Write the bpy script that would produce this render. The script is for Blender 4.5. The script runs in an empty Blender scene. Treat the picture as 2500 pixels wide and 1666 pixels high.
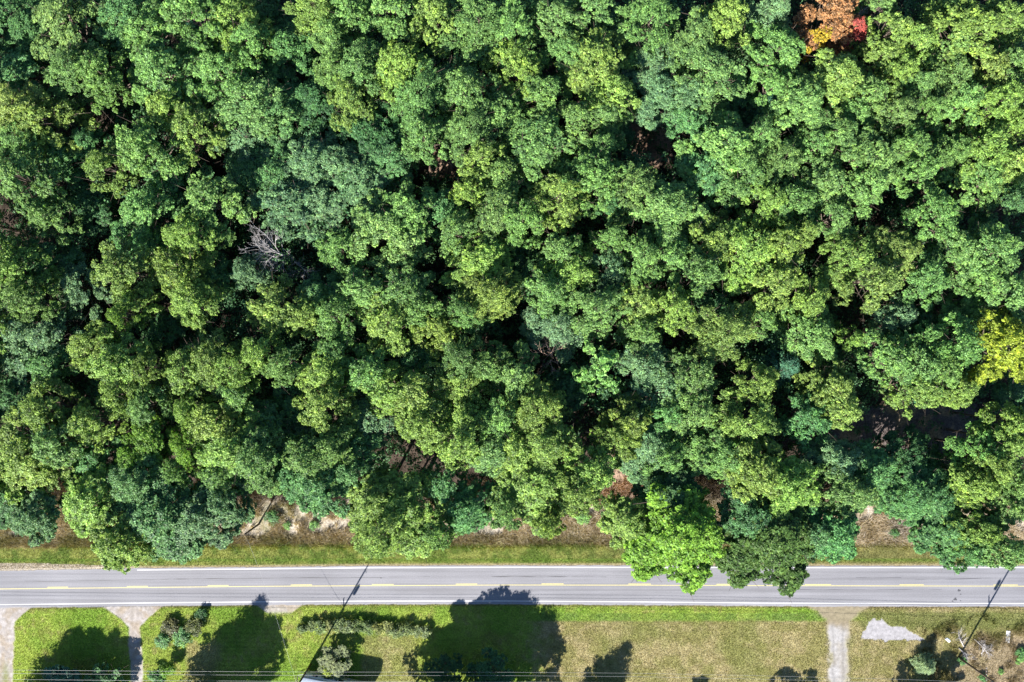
import bpy, math, random
import numpy as np
from mathutils import Vector, Matrix
R_ = math.radians
random.seed(7); rng = np.random.default_rng(7)
sc = bpy.context.scene
C = sc.collection
# ------------------------------------------------------------------ camera
H = 130.0; S = 12.7                       # camera height (m), photo pixels per metre on the ground
cam = bpy.data.cameras.new('camera'); co = bpy.data.objects.new('camera', cam); C.objects.link(co)
cam.sensor_width = 36; cam.lens = 36*H/(2500/S); cam.clip_start = 1; cam.clip_end = 6000
co.location = (0, 0, H); co.rotation_euler = (0, 0, 0); sc.camera = co
# ------------------------------------------------------------------ sky and sun
EL = R_(33); AZ = (0.5, 0.866)            # shadows fall towards AZ
w = bpy.data.worlds.new("World"); sc.world = w; w.use_nodes = True
nt = w.node_tree; bg = nt.nodes['Background']
sky = nt.nodes.new('ShaderNodeTexSky'); sky.sky_type = 'NISHITA'; sky.sun_disc = False
sky.sun_elevation = EL; sky.sun_rotation = R_(210)
nt.links.new(sky.outputs[0], bg.inputs[0]); bg.inputs[1].default_value = 0.057; sky.ozone_density = 5.0; sky.dust_density = .4
sl = bpy.data.lights.new('sun', 'SUN'); sl.energy = 5.0; sl.angle = R_(0.5); sl.color = (1.0, 0.95, 0.87)
so = bpy.data.objects.new('sun', sl); C.objects.link(so)
d = Vector((AZ[0]*math.cos(EL), AZ[1]*math.cos(EL), -math.sin(EL)))
so.rotation_euler = d.to_track_quat('-Z', 'Y').to_euler(); so.location = (-60, -100, 90)
vs = sc.view_settings; vs.view_transform = 'Standard'; vs.look = 'None'; vs.gamma = 1; vs.use_curve_mapping = False
vs.exposure = 1.27
# ------------------------------------------------------------------ helpers
def P(px, py, z=0.0):
    k = (H-z)/H/S
    return ((px-1250)*k, (833-py)*k, z)
def tag(o, label=None, cat=None, group=None, kind=None):
    if label: o['label'] = label
    if cat: o['category'] = cat
    if group: o['group'] = group
    if kind: o['kind'] = kind
    return o
def empty(name, loc=(0, 0, 0), rz=0.0):
    o = bpy.data.objects.new(name, None); C.objects.link(o); o.location = loc; o.rotation_euler = (0, 0, rz)
    o.empty_display_size = 0.5; return o
def mesh_np(name, V, F, mats, col=None, smooth=False):
    """V (n,3); F (m,k) all faces the same size; col (n,3) optional point colours"""
    me = bpy.data.meshes.new(name); V = np.asarray(V, np.float32); F = np.asarray(F, np.int32)
    n, (m, k) = len(V), F.shape
    me.vertices.add(n); me.vertices.foreach_set('co', V.ravel())
    me.loops.add(m*k); me.loops.foreach_set('vertex_index', F.ravel())
    me.polygons.add(m); me.polygons.foreach_set('loop_start', np.arange(0, m*k, k, dtype=np.int32))
    me.polygons.foreach_set('loop_total', np.full(m, k, np.int32))
    me.polygons.foreach_set('use_smooth', np.full(m, smooth))
    if col is not None:
        a = me.attributes.new('col', 'FLOAT_COLOR', 'POINT')
        a.data.foreach_set('color', np.c_[col, np.ones(n)].astype(np.float32).ravel())
    me.update(calc_edges=True); me.materials.append(mats); return me
def link(name, me, parent=None, loc=(0, 0, 0)):
    o = bpy.data.objects.new(name, me); C.objects.link(o); o.location = loc
    if parent: o.parent = parent
    return o
class MB:
    def __init__(s): s.v = []; s.f = []
    def tube(s, pts, rad, n=6, cap=True):
        pts = [Vector(p) for p in pts]; rad = rad if hasattr(rad, '__len__') else [rad]*len(pts); b = len(s.v)
        for i, p in enumerate(pts):
            t = (pts[min(i+1, len(pts)-1)]-pts[max(i-1, 0)]).normalized()
            a = t.cross(Vector((0, 0, 1)) if abs(t.z) < .9 else Vector((1, 0, 0))).normalized(); c = t.cross(a)
            for j in range(n):
                an = 2*math.pi*j/n; s.v.append(p+(a*math.cos(an)+c*math.sin(an))*rad[i])
        for i in range(len(pts)-1):
            for j in range(n):
                s.f.append((b+i*n+j, b+i*n+(j+1) % n, b+(i+1)*n+(j+1) % n, b+(i+1)*n+j))
        if cap:
            s.f.append(tuple(b+j for j in range(n))[::-1]); s.f.append(tuple(b+(len(pts)-1)*n+j for j in range(n)))
        return s
    def box(s, c, d, rz=0.0):
        b = len(s.v); m = Matrix.Rotation(rz, 3, 'Z')
        for x in (-.5, .5):
            for y in (-.5, .5):
                for z in (-.5, .5): s.v.append(Vector(c)+m@Vector((x*d[0], y*d[1], z*d[2])))
        for q in ((0, 1, 3, 2), (4, 6, 7, 5), (0, 4, 5, 1), (2, 3, 7, 6), (0, 2, 6, 4), (1, 5, 7, 3)): s.f.append(tuple(b+i for i in q))
        return s
    def build(s, name, mat, parent=None, smooth=False, bevel=0):
        me = bpy.data.meshes.new(name); me.from_pydata([tuple(v) for v in s.v], [], s.f); me.materials.append(mat)
        for p in me.polygons: p.use_smooth = smooth
        o = link(name, me, parent)
        if bevel:
            bv = o.modifiers.new('bevel', 'BEVEL'); bv.width = bevel; bv.segments = 3
        return o
_n = {}
def noise(x, y, scale, seed=0):
    """smooth value noise in 0..1 at world metres / scale"""
    if seed not in _n: _n[seed] = np.random.default_rng(1000+seed).random((256, 256))
    g = _n[seed]; u = np.asarray(x)/scale+1000; v = np.asarray(y)/scale+1000
    i = np.floor(u).astype(int); j = np.floor(v).astype(int); fu = u-i; fv = v-j
    fu = fu*fu*(3-2*fu); fv = fv*fv*(3-2*fv); i0, i1, j0, j1 = i % 256, (i+1) % 256, j % 256, (j+1) % 256
    return (g[i0, j0]*(1-fu)+g[i1, j0]*fu)*(1-fv)+(g[i0, j1]*(1-fu)+g[i1, j1]*fu)*fv
def fbm(x, y, scale, seed=0, o=4):
    a = 0; t = 0
    for k in range(o): a = a+noise(x, y, scale/2**k, seed+k)*0.6**k; t += 0.6**k
    return a/t
def ss(a, b, x):
    t = np.clip((x-a)/(b-a), 0, 1); return t*t*(3-2*t)
# ------------------------------------------------------------------ materials
def newmat(name):
    m = bpy.data.materials.new(name); m.use_nodes = True; t = m.node_tree
    return m, t, t.nodes['Principled BSDF'], t.nodes['Material Output']
def plain(name, col, rough=.7, metal=0, nscale=6.0, namt=.25, bump=0.0, coord='Object'):
    m, t, b, out = newmat(name)
    tc = t.nodes.new('ShaderNodeTexCoord'); nz = t.nodes.new('ShaderNodeTexNoise'); nz.inputs['Scale'].default_value = nscale
    nz.inputs['Detail'].default_value = 6
    t.links.new(tc.outputs[coord], nz.inputs['Vector'])
    mr = t.nodes.new('ShaderNodeMapRange'); mr.inputs['To Min'].default_value = 1-namt; mr.inputs['To Max'].default_value = 1+namt
    mr.inputs['From Min'].default_value = .25; mr.inputs['From Max'].default_value = .75
    t.links.new(nz.outputs['Fac'], mr.inputs['Value'])
    vm = t.nodes.new('ShaderNodeVectorMath'); vm.operation = 'SCALE'; vm.inputs[0].default_value = col
    t.links.new(mr.outputs[0], vm.inputs['Scale']); t.links.new(vm.outputs[0], b.inputs['Base Color'])
    b.inputs['Roughness'].default_value = rough; b.inputs['Metallic'].default_value = metal
    if bump:
        bp = t.nodes.new('ShaderNodeBump'); bp.inputs['Strength'].default_value = bump
        t.links.new(nz.outputs['Fac'], bp.inputs['Height']); t.links.new(bp.outputs[0], b.inputs['Normal'])
    return m
def ground_mat(name, gs, amt, bump, bdist=.1, dark=.45, rough=.95):
    """colour from the surface's own colour attribute, broken up by fine procedural grain"""
    m, t, b, out = newmat(name)
    at = t.nodes.new('ShaderNodeAttribute'); at.attribute_name = 'col'
    tc = t.nodes.new('ShaderNodeTexCoord')
    nz = t.nodes.new('ShaderNodeTexNoise'); nz.inputs['Scale'].default_value = gs; nz.inputs['Detail'].default_value = 5; nz.inputs['Roughness'].default_value = .7
    n2 = t.nodes.new('ShaderNodeTexNoise'); n2.inputs['Scale'].default_value = gs*.28; n2.inputs['Detail'].default_value = 4
    for n in (nz, n2): t.links.new(tc.outputs['Object'], n.inputs['Vector'])
    mr = t.nodes.new('ShaderNodeMapRange'); mr.inputs['From Min'].default_value = .3; mr.inputs['From Max'].default_value = .68
    mr.inputs['To Min'].default_value = dark; mr.inputs['To Max'].default_value = 1+amt
    t.links.new(nz.outputs['Fac'], mr.inputs['Value'])
    m2 = t.nodes.new('ShaderNodeMapRange'); m2.inputs['From Min'].default_value = .3; m2.inputs['From Max'].default_value = .7
    m2.inputs['To Min'].default_value = .8; m2.inputs['To Max'].default_value = 1.2
    t.links.new(n2.outputs['Fac'], m2.inputs['Value'])
    mu = t.nodes.new('ShaderNodeMath'); mu.operation = 'MULTIPLY'; t.links.new(mr.outputs[0], mu.inputs[0]); t.links.new(m2.outputs[0], mu.inputs[1])
    vm = t.nodes.new('ShaderNodeVectorMath'); vm.operation = 'SCALE'; t.links.new(at.outputs['Color'], vm.inputs[0]); t.links.new(mu.outputs[0], vm.inputs['Scale'])
    t.links.new(vm.outputs[0], b.inputs['Base Color']); b.inputs['Roughness'].default_value = rough; b.inputs['Specular IOR Level'].default_value = .15
    bp = t.nodes.new('ShaderNodeBump'); bp.inputs['Strength'].default_value = bump; bp.inputs['Distance'].default_value = bdist
    t.links.new(nz.outputs['Fac'], bp.inputs['Height']); t.links.new(bp.outputs[0], b.inputs['Normal'])
    return m
def leaf_mat(name, objcol=True, trans=.23, rough=.5, spec=.35):
    m, t, b, out = newmat(name)
    at = t.nodes.new('ShaderNodeAttribute'); at.attribute_name = 'col'
    if objcol:
        oi = t.nodes.new('ShaderNodeObjectInfo'); mx = t.nodes.new('ShaderNodeVectorMath'); mx.operation = 'MULTIPLY'
        t.links.new(oi.outputs['Color'], mx.inputs[0]); t.links.new(at.outputs['Color'], mx.inputs[1]); c = mx.outputs[0]
    else: c = at.outputs['Color']
    t.links.new(c, b.inputs['Base Color']); b.inputs['Roughness'].default_value = rough; b.inputs['Specular IOR Level'].default_value = spec
    tr = t.nodes.new('ShaderNodeBsdfTranslucent'); gm = t.nodes.new('ShaderNodeVectorMath'); gm.operation = 'MULTIPLY'
    gm.inputs[1].default_value = (1.25, 1.15, .5); t.links.new(c, gm.inputs[0]); t.links.new(gm.outputs[0], tr.inputs['Color'])
    ms = t.nodes.new('ShaderNodeMixShader'); ms.inputs[0].default_value = trans
    t.links.new(b.outputs[0], ms.inputs[1]); t.links.new(tr.outputs[0], ms.inputs[2]); t.links.new(ms.outputs[0], out.inputs['Surface'])
    return m
M_leaf = leaf_mat('leaf'); M_under = leaf_mat('undergrowth_leaf', False, .3); M_blade = leaf_mat('grass_blade', False, .25, .7, .2)
M_bark = plain('bark', (.13, .10, .08), .9, 0, 5, .4, .4)
M_dead = plain('dead_wood', (.42, .40, .40), .8, 0, 3, .25)
M_pole = plain('pole_wood', (.10, .075, .055), .85, 0, 4, .3)
M_steel = plain('galvanised_steel', (.30, .31, .33), .45, .6, 8, .1)
M_wire = plain('wire_metal', (.46, .47, .48), .5, .2, 2, .05)
M_dwire = plain('dark_wire', (.03, .03, .03), .5, 0, 2, .05)
M_white = plain('white_paint', (.72, .74, .78), .45, 0, 3, .06)
M_line = plain('white_line_paint', (.66, .66, .68), .6, 0, 7, .16)
M_yel = plain('yellow_line_paint', (.62, .55, .25), .6, 0, 5, .18)
M_tar = plain('tar', (.085, .085, .095), .6, 0, 4, .2)
M_roof = plain('blue_grey_roof', (.34, .40, .50), .5, 0, 3, .12)
M_glass = plain('dark_glass', (.02, .025, .03), .1, 0, 2, .0)
M_orange = plain('orange_paint', (.55, .20, .08), .5, 0, 4, .1)
M_lawn = ground_mat('lawn_ground', 3.0, .4, .9, .15, .38)
M_gravel = ground_mat('gravel', 5.5, .12, .4, .05, .72)
M_floor = ground_mat('forest_floor', 2.6, .35, .8, .2, .35)
# ------------------------------------------------------------------ the ground, from one colour plan of real surfaces
tabx = [-400, 0, 340, 640, 900, 1260, 1560, 1860, 2200, 2500, 2900]
yT = lambda x: np.interp(x, [-400, 0, 340, 640, 900, 1260, 1560, 2000, 2500, 2900], [1408, 1399.5, 1392, 1389.3, 1386.5, 1385.2, 1385.6, 1386.4, 1386, 1386])
yB = lambda x: np.interp(x, [-400, 0, 300, 640, 900, 1240, 1560, 1860, 2200, 2500, 2900], [1482, 1477, 1473, 1469.7, 1467.8, 1467.6, 1469.7, 1472.6, 1473.5, 1473.5, 1473.5])
yC = lambda x: np.interp(x, [-400, 0, 640, 1240, 1560, 1860, 2500, 2900], [1443, 1438.2, 1431.7, 1428.5, 1429, 1430, 1431.4, 1432])
hole = [(1530, 250), (1600, 270), (1665, 240), (1650, 350), (1590, 440), (1530, 400)]
def inpoly(x, y, poly):
    r = np.zeros(np.shape(x), bool); n = len(poly)
    for i in range(n):
        (x0, y0), (x1, y1) = poly[i], poly[(i+1) % n]
        c = (y0 > y) != (y1 > y)
        r ^= c & (x < (x1-x0)*(y-y0)/((y1-y0) or 1e-9)+x0)
    return r
sand_poly = [(2103, 1560), (2112, 1535), (2135, 1514), (2155, 1512), (2165, 1524), (2185, 1530), (2208, 1527), (2215, 1540), (2240, 1552), (2262, 1563), (2215, 1563), (2150, 1565), (2120, 1561)]
def drive_masks(px, py, jx=0):
    """0..1 masks of the gravel drives: left, second, stub, right, shoulder, lay-by"""
    sh = yB(px)
    def drv(cx, wd, flare, fz=3.0, jf=1.0):
        hw = wd/2+np.maximum(0, flare-(py-sh-6)*1.15).clip(0)**1.25/flare**.25*1.0
        return 1-ss(-fz, fz, np.abs(px-cx+jx*jf)-hw)
    south = py > sh
    a = drv(5+(py-1500)*-.03, 62+0*py, 42)*south
    b = drv(326+(py-1500)*.055, 30+0*py, 62)*south
    st = drv(683, 4+0*py, 58)*south*(1-ss(22, 34, py-sh))
    r = drv(2047+(py-1560)*-.02, 66-22*ss(1500, 1600, py), 44, 12.0, 3.0)*south
    shl = south*(1-ss(5, 10, py-sh+jx*.3))
    lay = (py < yT(px))*(py > yT(px)-24+12*ss(0, 330, px))*(1-ss(280, 380, px+jx*8))
    return a, b, st, r, shl, lay
def L(r, g, b): return np.array((r, g, b))
def mix(a, b, m):
    m = np.asarray(m)[..., None]; return a*(1-m)+b*m
def plan(x, y):
    px = 1250+x*S; py = 833-y*S
    n1 = fbm(x, y, 9, 1); n2 = fbm(x, y, 2.2, 11); n3 = fbm(x, y, .8, 21, 2); n4 = fbm(x, y, 20, 31, 2)
    jx = (n2-.5)*22+(n3-.5)*10
    # forest floor
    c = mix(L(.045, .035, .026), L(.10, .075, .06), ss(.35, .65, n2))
    for poly in (hole, [(1050, 330), (1110, 330), (1110, 430), (1050, 440)], [(1480, 1110), (1620, 1110), (1600, 1240), (1440, 1300)]): c = mix(c, mix(L(.26, .17, .12), L(.48, .34, .25), ss(.4, .6, n2)), inpoly(px+jx, py+jx, poly))  # clearings: brown soil, colour lightened to stand in for sunlight reaching the floor
    purp = inpoly(px+jx, py+jx, [(1990, 1050), (2130, 990), (2380, 980), (2390, 1100), (2050, 1110)])
    c = mix(c, mix(L(.20, .165, .16), L(.42, .31, .20), ss(.45, .6, n2)), purp*.8)
    # north verge: dry weeds, brown strip, mown strip
    e = py+jx*.8
    v = mix(L(.36, .30, .21), L(.56, .50, .42), ss(.35, .62, n3*.6+n2*.4)); v = mix(v, L(.16, .19, .06), ss(.5, .7, n1)*.5)
    wl = ss(2150, 2180, px)*(1-ss(2250, 2330, px+jx*3))*(1-ss(1300, 1330, e)); v = mix(v, L(.40, .37, .35), wl*.8)
    c = mix(c, v, ss(1200, 1245, e))
    br = ss(1304, 1312, e)*(1-ss(2000, 2100, px)); c = mix(c, mix(mix(L(.23, .195, .125), L(.42, .37, .26), ss(.3,.7,n3)), L(.13, .14, .04), ss(.42, .62, n1)*.7), br*.9)
    ge = 1334-8*ss(0, 500, px)+(n2-.5)*10
    mown = mix(L(.12, .18, .036), L(.25, .28, .075), ss(.35, .65, n2)); mown = mix(mown, L(.24, .19, .10), ss(1300, 1700, px)*.5)
    c = mix(c, mown, ss(ge, ge+6, py)); c = mix(c, L(.12, .21, .03), ss(1362, 1366, py)*(1-ss(1369, 1374, py))*.7)
    c = mix(c, L(.30, .25, .15), ss(-12, -7, py-yT(px)))
    # south side
    lw = mix(L(.20, .33, .045), L(.33, .42, .08), ss(.3, .7, n1)); lw = mix(lw, L(.25, .24, .08), ss(.52, .72, n2)*.45)
    stripe = .5+.5*np.sin((py-1470)*.55+n4*5); lw = mix(lw, L(.11, .175, .03), stripe*.28*ss(.3, .6, n4)); lw = mix(lw, L(.34, .30, .13), ss(.60, .75, n3)*ss(.45, .6, n1)*.5)
    tan = mix(L(.265, .25, .10), L(.36, .315, .165), ss(.35, .65, n2)); tan = mix(tan, L(.20, .225, .065), ss(.45, .7, n1)*.6)
    tn = ss(1275, 1340, px+jx*3)*ss(1512, 1520, py+jx*.15)
    blob = ss(870, 890, px+jx)*(1-ss(1000, 1040, px+jx))*ss(1535, 1560, py+jx)*.75
    lw = mix(lw, tan*1.06, np.maximum(tn, blob))
    bright = ss(1290, 1330, px)*(1-ss(1990, 2030, px))*ss(1494, 1500, py)*(1-ss(1513, 1519, py+jx*.12))
    lw = mix(lw, L(.17, .27, .06), bright*(.35+.5*ss(.3, .6, n2)))
    rt = ss(2080, 2120, px+jx*2); lw = mix(lw, mix(tan, L(.17, .20, .06), (ss(1490, 1500, py)*(1-ss(1525, 1545, py+jx)))*.75), rt)
    dirt = ss(2300, 2400, px+jx*4)*ss(1540, 1575, py+jx*2); lw = mix(lw, L(.34, .27, .19), dirt*.8)
    tanb = ss(440, 460, px+jx)*(1-ss(500, 540, px-(1666-py)*.25))*ss(1560, 1580, py+jx); lw = mix(lw, L(.36, .31, .16), tanb*.7)
    edge = (1-ss(8, 16, py-yB(px)+jx*.2)); lw = mix(lw, L(.17, .12, .06), edge*.7)
    c = mix(c, lw, py > yC(px))
    # gravel
    gr = mix(L(.36, .325, .30), L(.45, .42, .41), ss(.35, .65, n3)); a, b, st, r, shl, lay = drive_masks(px, py, jx*.4)
    gr2 = mix(gr, L(.34, .27, .19), (ss(.42, .6, n2)*.6)*(px < 2000))
    rs = ss(1520, 1545, py)
    tracks = np.clip(np.maximum(a, b), 0, 1); c = mix(c, gr2, tracks)
    mid = ss(1600, 1650, py)*np.exp(-((px-14)/9)**2)*a; c = mix(c, L(.2, .22, .07), mid*.8)
    c = mix(c, gr2, st*.95)
    rg = mix(L(.28, .235, .17), L(.42, .41, .42), ss(1515, 1545, py+jx)*(1-ss(14, 38, np.abs(px-2045+jx*1.1-(py-1600)*.04)))*(.6+.4*ss(.3, .6, n2)))
    trk = np.exp(-((np.abs(px-2046+jx*.3)-11)/3.5)**2)*ss(1500, 1540, py); rg = rg*(1-.22*trk[..., None]); c = mix(c, rg, r*.95)
    c = mix(c, L(.36, .35, .36), shl*.9); c = mix(c, L(.42, .37, .30), lay)
    sd = inpoly(px+jx*.35+(n3-.5)*8, py+jx*.35+(n3-.5)*9, sand_poly); c = mix(c, L(.38, .37, .39), sd)
    k = np.full(px.shape, 0)
    k[py > yC(px)] = 1; k[(py < 1222)] = 2
    k[(a > .5)] = 3; k[(b > .5)] = 4; k[(st > .5)] = 5; k[(r > .5)] = 6; k[sd] = 7
    return c, k
def grid(x0, x1, y0, y1, st):
    xs = np.arange(x0, x1+st/2, st); ys = np.arange(y0, y1+st/2, st); X, Y = np.meshgrid(xs, ys)
    return X, Y
def ground_parts(x0, x1, y0, y1, st, names):
    X, Y = grid(x0, x1, y0, y1, st); c, k = plan(X, Y); Z = np.zeros_like(X)
    V = np.c_[X.ravel(), Y.ravel(), Z.ravel()]; ny, nx = X.shape; idx = np.arange(ny*nx).reshape(ny, nx)
    F = np.stack([idx[:-1, :-1], idx[:-1, 1:], idx[1:, 1:], idx[1:, :-1]], -1).reshape(-1, 4); fk = k[:-1, :-1].ravel(); cc = c.reshape(-1, 3)
    for kk, (nm, mt) in names.items():
        f = F[fk == kk]
        if not len(f): continue
        u, inv = np.unique(f, return_inverse=True)
        o = link(nm, mesh_np(nm, V[u], inv.reshape(-1, 4), mt, cc[u])); tag(o, kind='structure')
YN = (833-1222)/S
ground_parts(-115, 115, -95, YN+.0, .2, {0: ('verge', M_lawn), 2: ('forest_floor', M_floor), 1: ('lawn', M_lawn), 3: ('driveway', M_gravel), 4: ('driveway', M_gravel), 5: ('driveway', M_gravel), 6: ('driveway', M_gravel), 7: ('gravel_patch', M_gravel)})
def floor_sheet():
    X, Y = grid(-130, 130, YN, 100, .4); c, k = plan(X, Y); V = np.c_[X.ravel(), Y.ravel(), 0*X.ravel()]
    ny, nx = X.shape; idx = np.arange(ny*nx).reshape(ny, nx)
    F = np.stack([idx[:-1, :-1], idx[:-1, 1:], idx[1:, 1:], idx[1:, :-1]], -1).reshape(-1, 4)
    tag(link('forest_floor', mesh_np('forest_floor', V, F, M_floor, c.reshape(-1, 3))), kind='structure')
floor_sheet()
me = mesh_np('ground', [(-3000, -3000, -.06), (3000, -3000, -.06), (3000, 3000, -.06), (-3000, 3000, -.06)], [(0, 1, 2, 3)], plain('field', (.16, .16, .06), .95, 0, .3, .3))
tag(link('ground', me), kind='structure')
# ------------------------------------------------------------------ the road and its markings
def asphalt():
    m, t, b, out = newmat('asphalt'); tc = t.nodes.new('ShaderNodeTexCoord')
    mp = t.nodes.new('ShaderNodeMapping'); mp.inputs['Scale'].default_value = (.02, 1.1, 1); t.links.new(tc.outputs['Object'], mp.inputs[0])
    a = t.nodes.new('ShaderNodeTexNoise'); a.inputs['Scale'].default_value = 1.6; a.inputs['Detail'].default_value = 5; t.links.new(mp.outputs[0], a.inputs['Vector'])
    g = t.nodes.new('ShaderNodeTexNoise'); g.inputs['Scale'].default_value = 5; g.inputs['Detail'].default_value = 8; t.links.new(tc.outputs['Object'], g.inputs['Vector'])
    p = t.nodes.new('ShaderNodeTexNoise'); p.inputs['Scale'].default_value = .12; p.inputs['Detail'].default_value = 3; t.links.new(tc.outputs['Object'], p.inputs['Vector'])
    at = t.nodes.new('ShaderNodeAttribute'); at.attribute_name = 'col'
    s = None
    for n, lo, hi in ((a, .84, 1.14), (g, .90, 1.1), (p, .93, 1.07)):
        r = t.nodes.new('ShaderNodeMapRange'); r.inputs['From Min'].default_value = .3; r.inputs['From Max'].default_value = .7
        r.inputs['To Min'].default_value = lo; r.inputs['To Max'].default_value = hi; t.links.new(n.outputs['Fac'], r.inputs['Value'])
        if s is None: s = r.outputs[0]
        else:
            mu = t.nodes.new('ShaderNodeMath'); mu.operation = 'MULTIPLY'; t.links.new(s, mu.inputs[0]); t.links.new(r.outputs[0], mu.inputs[1]); s = mu.outputs[0]
    vm = t.nodes.new('ShaderNodeVectorMath'); vm.operation = 'SCALE'; t.links.new(at.outputs['Color'], vm.inputs[0]); t.links.new(s, vm.inputs['Scale'])
    t.links.new(vm.outputs[0], b.inputs['Base Color']); b.inputs['Roughness'].default_value = .85
    return m
def strip(name, f0, f1, x0, x1, z, mat, parent=None, step=40, rows=1, colf=None):
    xs = np.append(np.arange(x0, x1, step), x1); V = []; cl = []
    for r in range(rows+1):
        t = r/rows
        for x in xs:
            yy = f0(x)*(1-t)+f1(x)*t; p = P(x, yy); V.append((p[0], p[1], z)); cl.append(colf(t, x) if colf else (1, 1, 1))
    n = len(xs); F = [(r*n+i, (r+1)*n+i, (r+1)*n+i+1, r*n+i+1) for r in range(rows) for i in range(n-1)]
    return link(name, mesh_np(name, V, F, mat, np.array(cl)), parent)
def road_col(t, x):
    base = np.array((.245, .245, .272))
    k = 1-.13*math.exp(-((t-.62)/.05)**2)-.06*math.exp(-((t-.32)/.05)**2)-.05*math.exp(-((t-.84)/.05)**2)-.05*math.exp(-((t-.14)/.05)**2)
    if t < .02 or t > .965: k = 1.12
    return base*k
road = strip('road', lambda x: yT(x)-4.5+(noise(x, 0*x, 9, 5)-.5)*2, lambda x: yB(x)+7.5+(noise(x, 0*x, 7, 6)-.5)*3, -400, 2900, .02, asphalt(), None, 5, 60, road_col); tag(road, kind='structure')
def ln(name, f, wd, x0, x1, mat, z=.026): return strip(name, lambda x: f(x)-wd/2, lambda x: f(x)+wd/2, x0, x1, z, mat, road)
ln('edge_line', yT, 2.1, 335, 2900, M_line); ln('edge_line', yB, 2.1, -400, 2900, M_line); ln('centre_line', yC, 1.7, -400, 2900, M_yel)
for a, b in ((-78, -28), (116, 166), (310, 361), (507, 558), (710, 762), (908, 961), (1113, 1165), (1322, 1376), (1534, 1589), (1749, 1806), (1965, 2029), (2196, 2255), (2425, 2485)):
    ln('centre_dash', lambda x: yC(x)-2.8, 2.0, a, b, M_yel)
def wob(f, a, s): return lambda x: f(x)+(noise(x, 0*x, s, 55)-.5)*a
for (x0, x1, f, wd) in ((60, 1050, lambda x: yC(x)-18-3*ss(0, 900, x), .6), (1200, 1480, lambda x: 1408, .45), (2090, 2200, lambda x: 1410, .6), (2230, 2420, lambda x: 1416-(x-2230)*.02, .6), (1900, 2300, lambda x: yC(x)+9, .35)):
    strip('tar_crack', wob(lambda x, f=f, wd=wd: f(x)-wd/2, 2, 40), wob(lambda x, f=f, wd=wd: f(x)+wd/2, 2.3, 37), x0, x1, .024, M_tar, road, 6)
def blobmesh(name, cx, cy, r, z, mat, parent, n=14, seed=0, ax=1):
    rr = random.Random(seed); V = []
    for i in range(n):
        a = 2*math.pi*i/n; q = r*rr.uniform(.5, 1.2); p = P(cx+q*ax*math.cos(a), cy+q*math.sin(a)); V.append((p[0], p[1], z))
    c = P(cx, cy); V.append((c[0], c[1], z)); return link(name, mesh_np(name, V, [(i, (i+1) % n, n) for i in range(n)], mat), parent)
for i, (x, y, r) in enumerate(((2341, 1442, 3.2), (2332, 1463, 4), (2345, 1451, 1.6), (2345, 1467, 1.5), (2326, 1468, 2.2), (930, 1411, 1.6))):
    blobmesh('tar_spot', x, y, r, .0245, M_tar, road, 14, i, 1.3)
# ------------------------------------------------------------------ foliage
def unit(v): return v/np.maximum(np.linalg.norm(v, axis=1, keepdims=True), 1e-6)
def leaf_mesh(name, c, nrm, size, mat, tint, rs, aspect=.62):
    """one folded-diamond leaf per centre; c (n,3), nrm (n,3), size (n,), tint (n,3)"""
    n = len(c); r = unit(rs.normal(size=(n, 3))); a = unit(np.cross(nrm, r)); b = np.cross(nrm, a)
    s = size[:, None]
    fold = nrm*s*.10
    V = np.stack([c-a*s*.5, c-b*s*aspect*.5+fold, c+a*s*.5, c+b*s*aspect*.5+fold], 1).reshape(-1, 3)
    F = np.arange(4*n).reshape(n, 4)
    return mesh_np(name, V, F, mat, np.repeat(tint, 4, 0))
def shell(n, rs, up=.35):
    v = unit(rs.normal(size=(n, 3))); v[:, 2] = np.where(v[:, 2] < -.3, -v[:, 2]*.6, v[:, 2]); v[:, 2] += up*rs.random(n); return unit(v)
def clumps_to_leaves(cc, cr, cd, per, lsz, rs, hue=.07):
    """cc clump centres, cr radii, cd outward directions"""
    n = len(cc)*per; k = np.repeat(np.arange(len(cc)), per)
    v = shell(n, rs, .3); rad = rs.random(n)**.45; p = cc[k]+v*rad[:, None]*cr[k][:, None]*np.array((1, 1, .62))
    nr = unit(v*.55+cd[k]*.35+np.array((0, 0, .55))+rs.normal(size=(n, 3))*.6)
    cb = rs.normal(size=len(cc)); b = np.clip(1+.28*rs.normal(size=n)+.24*cb[k], .25, 2.0)
    h = rs.normal(size=n)*hue+.7*hue*cb[k]
    t = np.c_[b*(1+h), b*(1+.25*h), b*(1-.8*h)]
    return p, nr, lsz*rs.uniform(.65, 1.35, n), np.clip(t, .2, 2.2)
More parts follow.
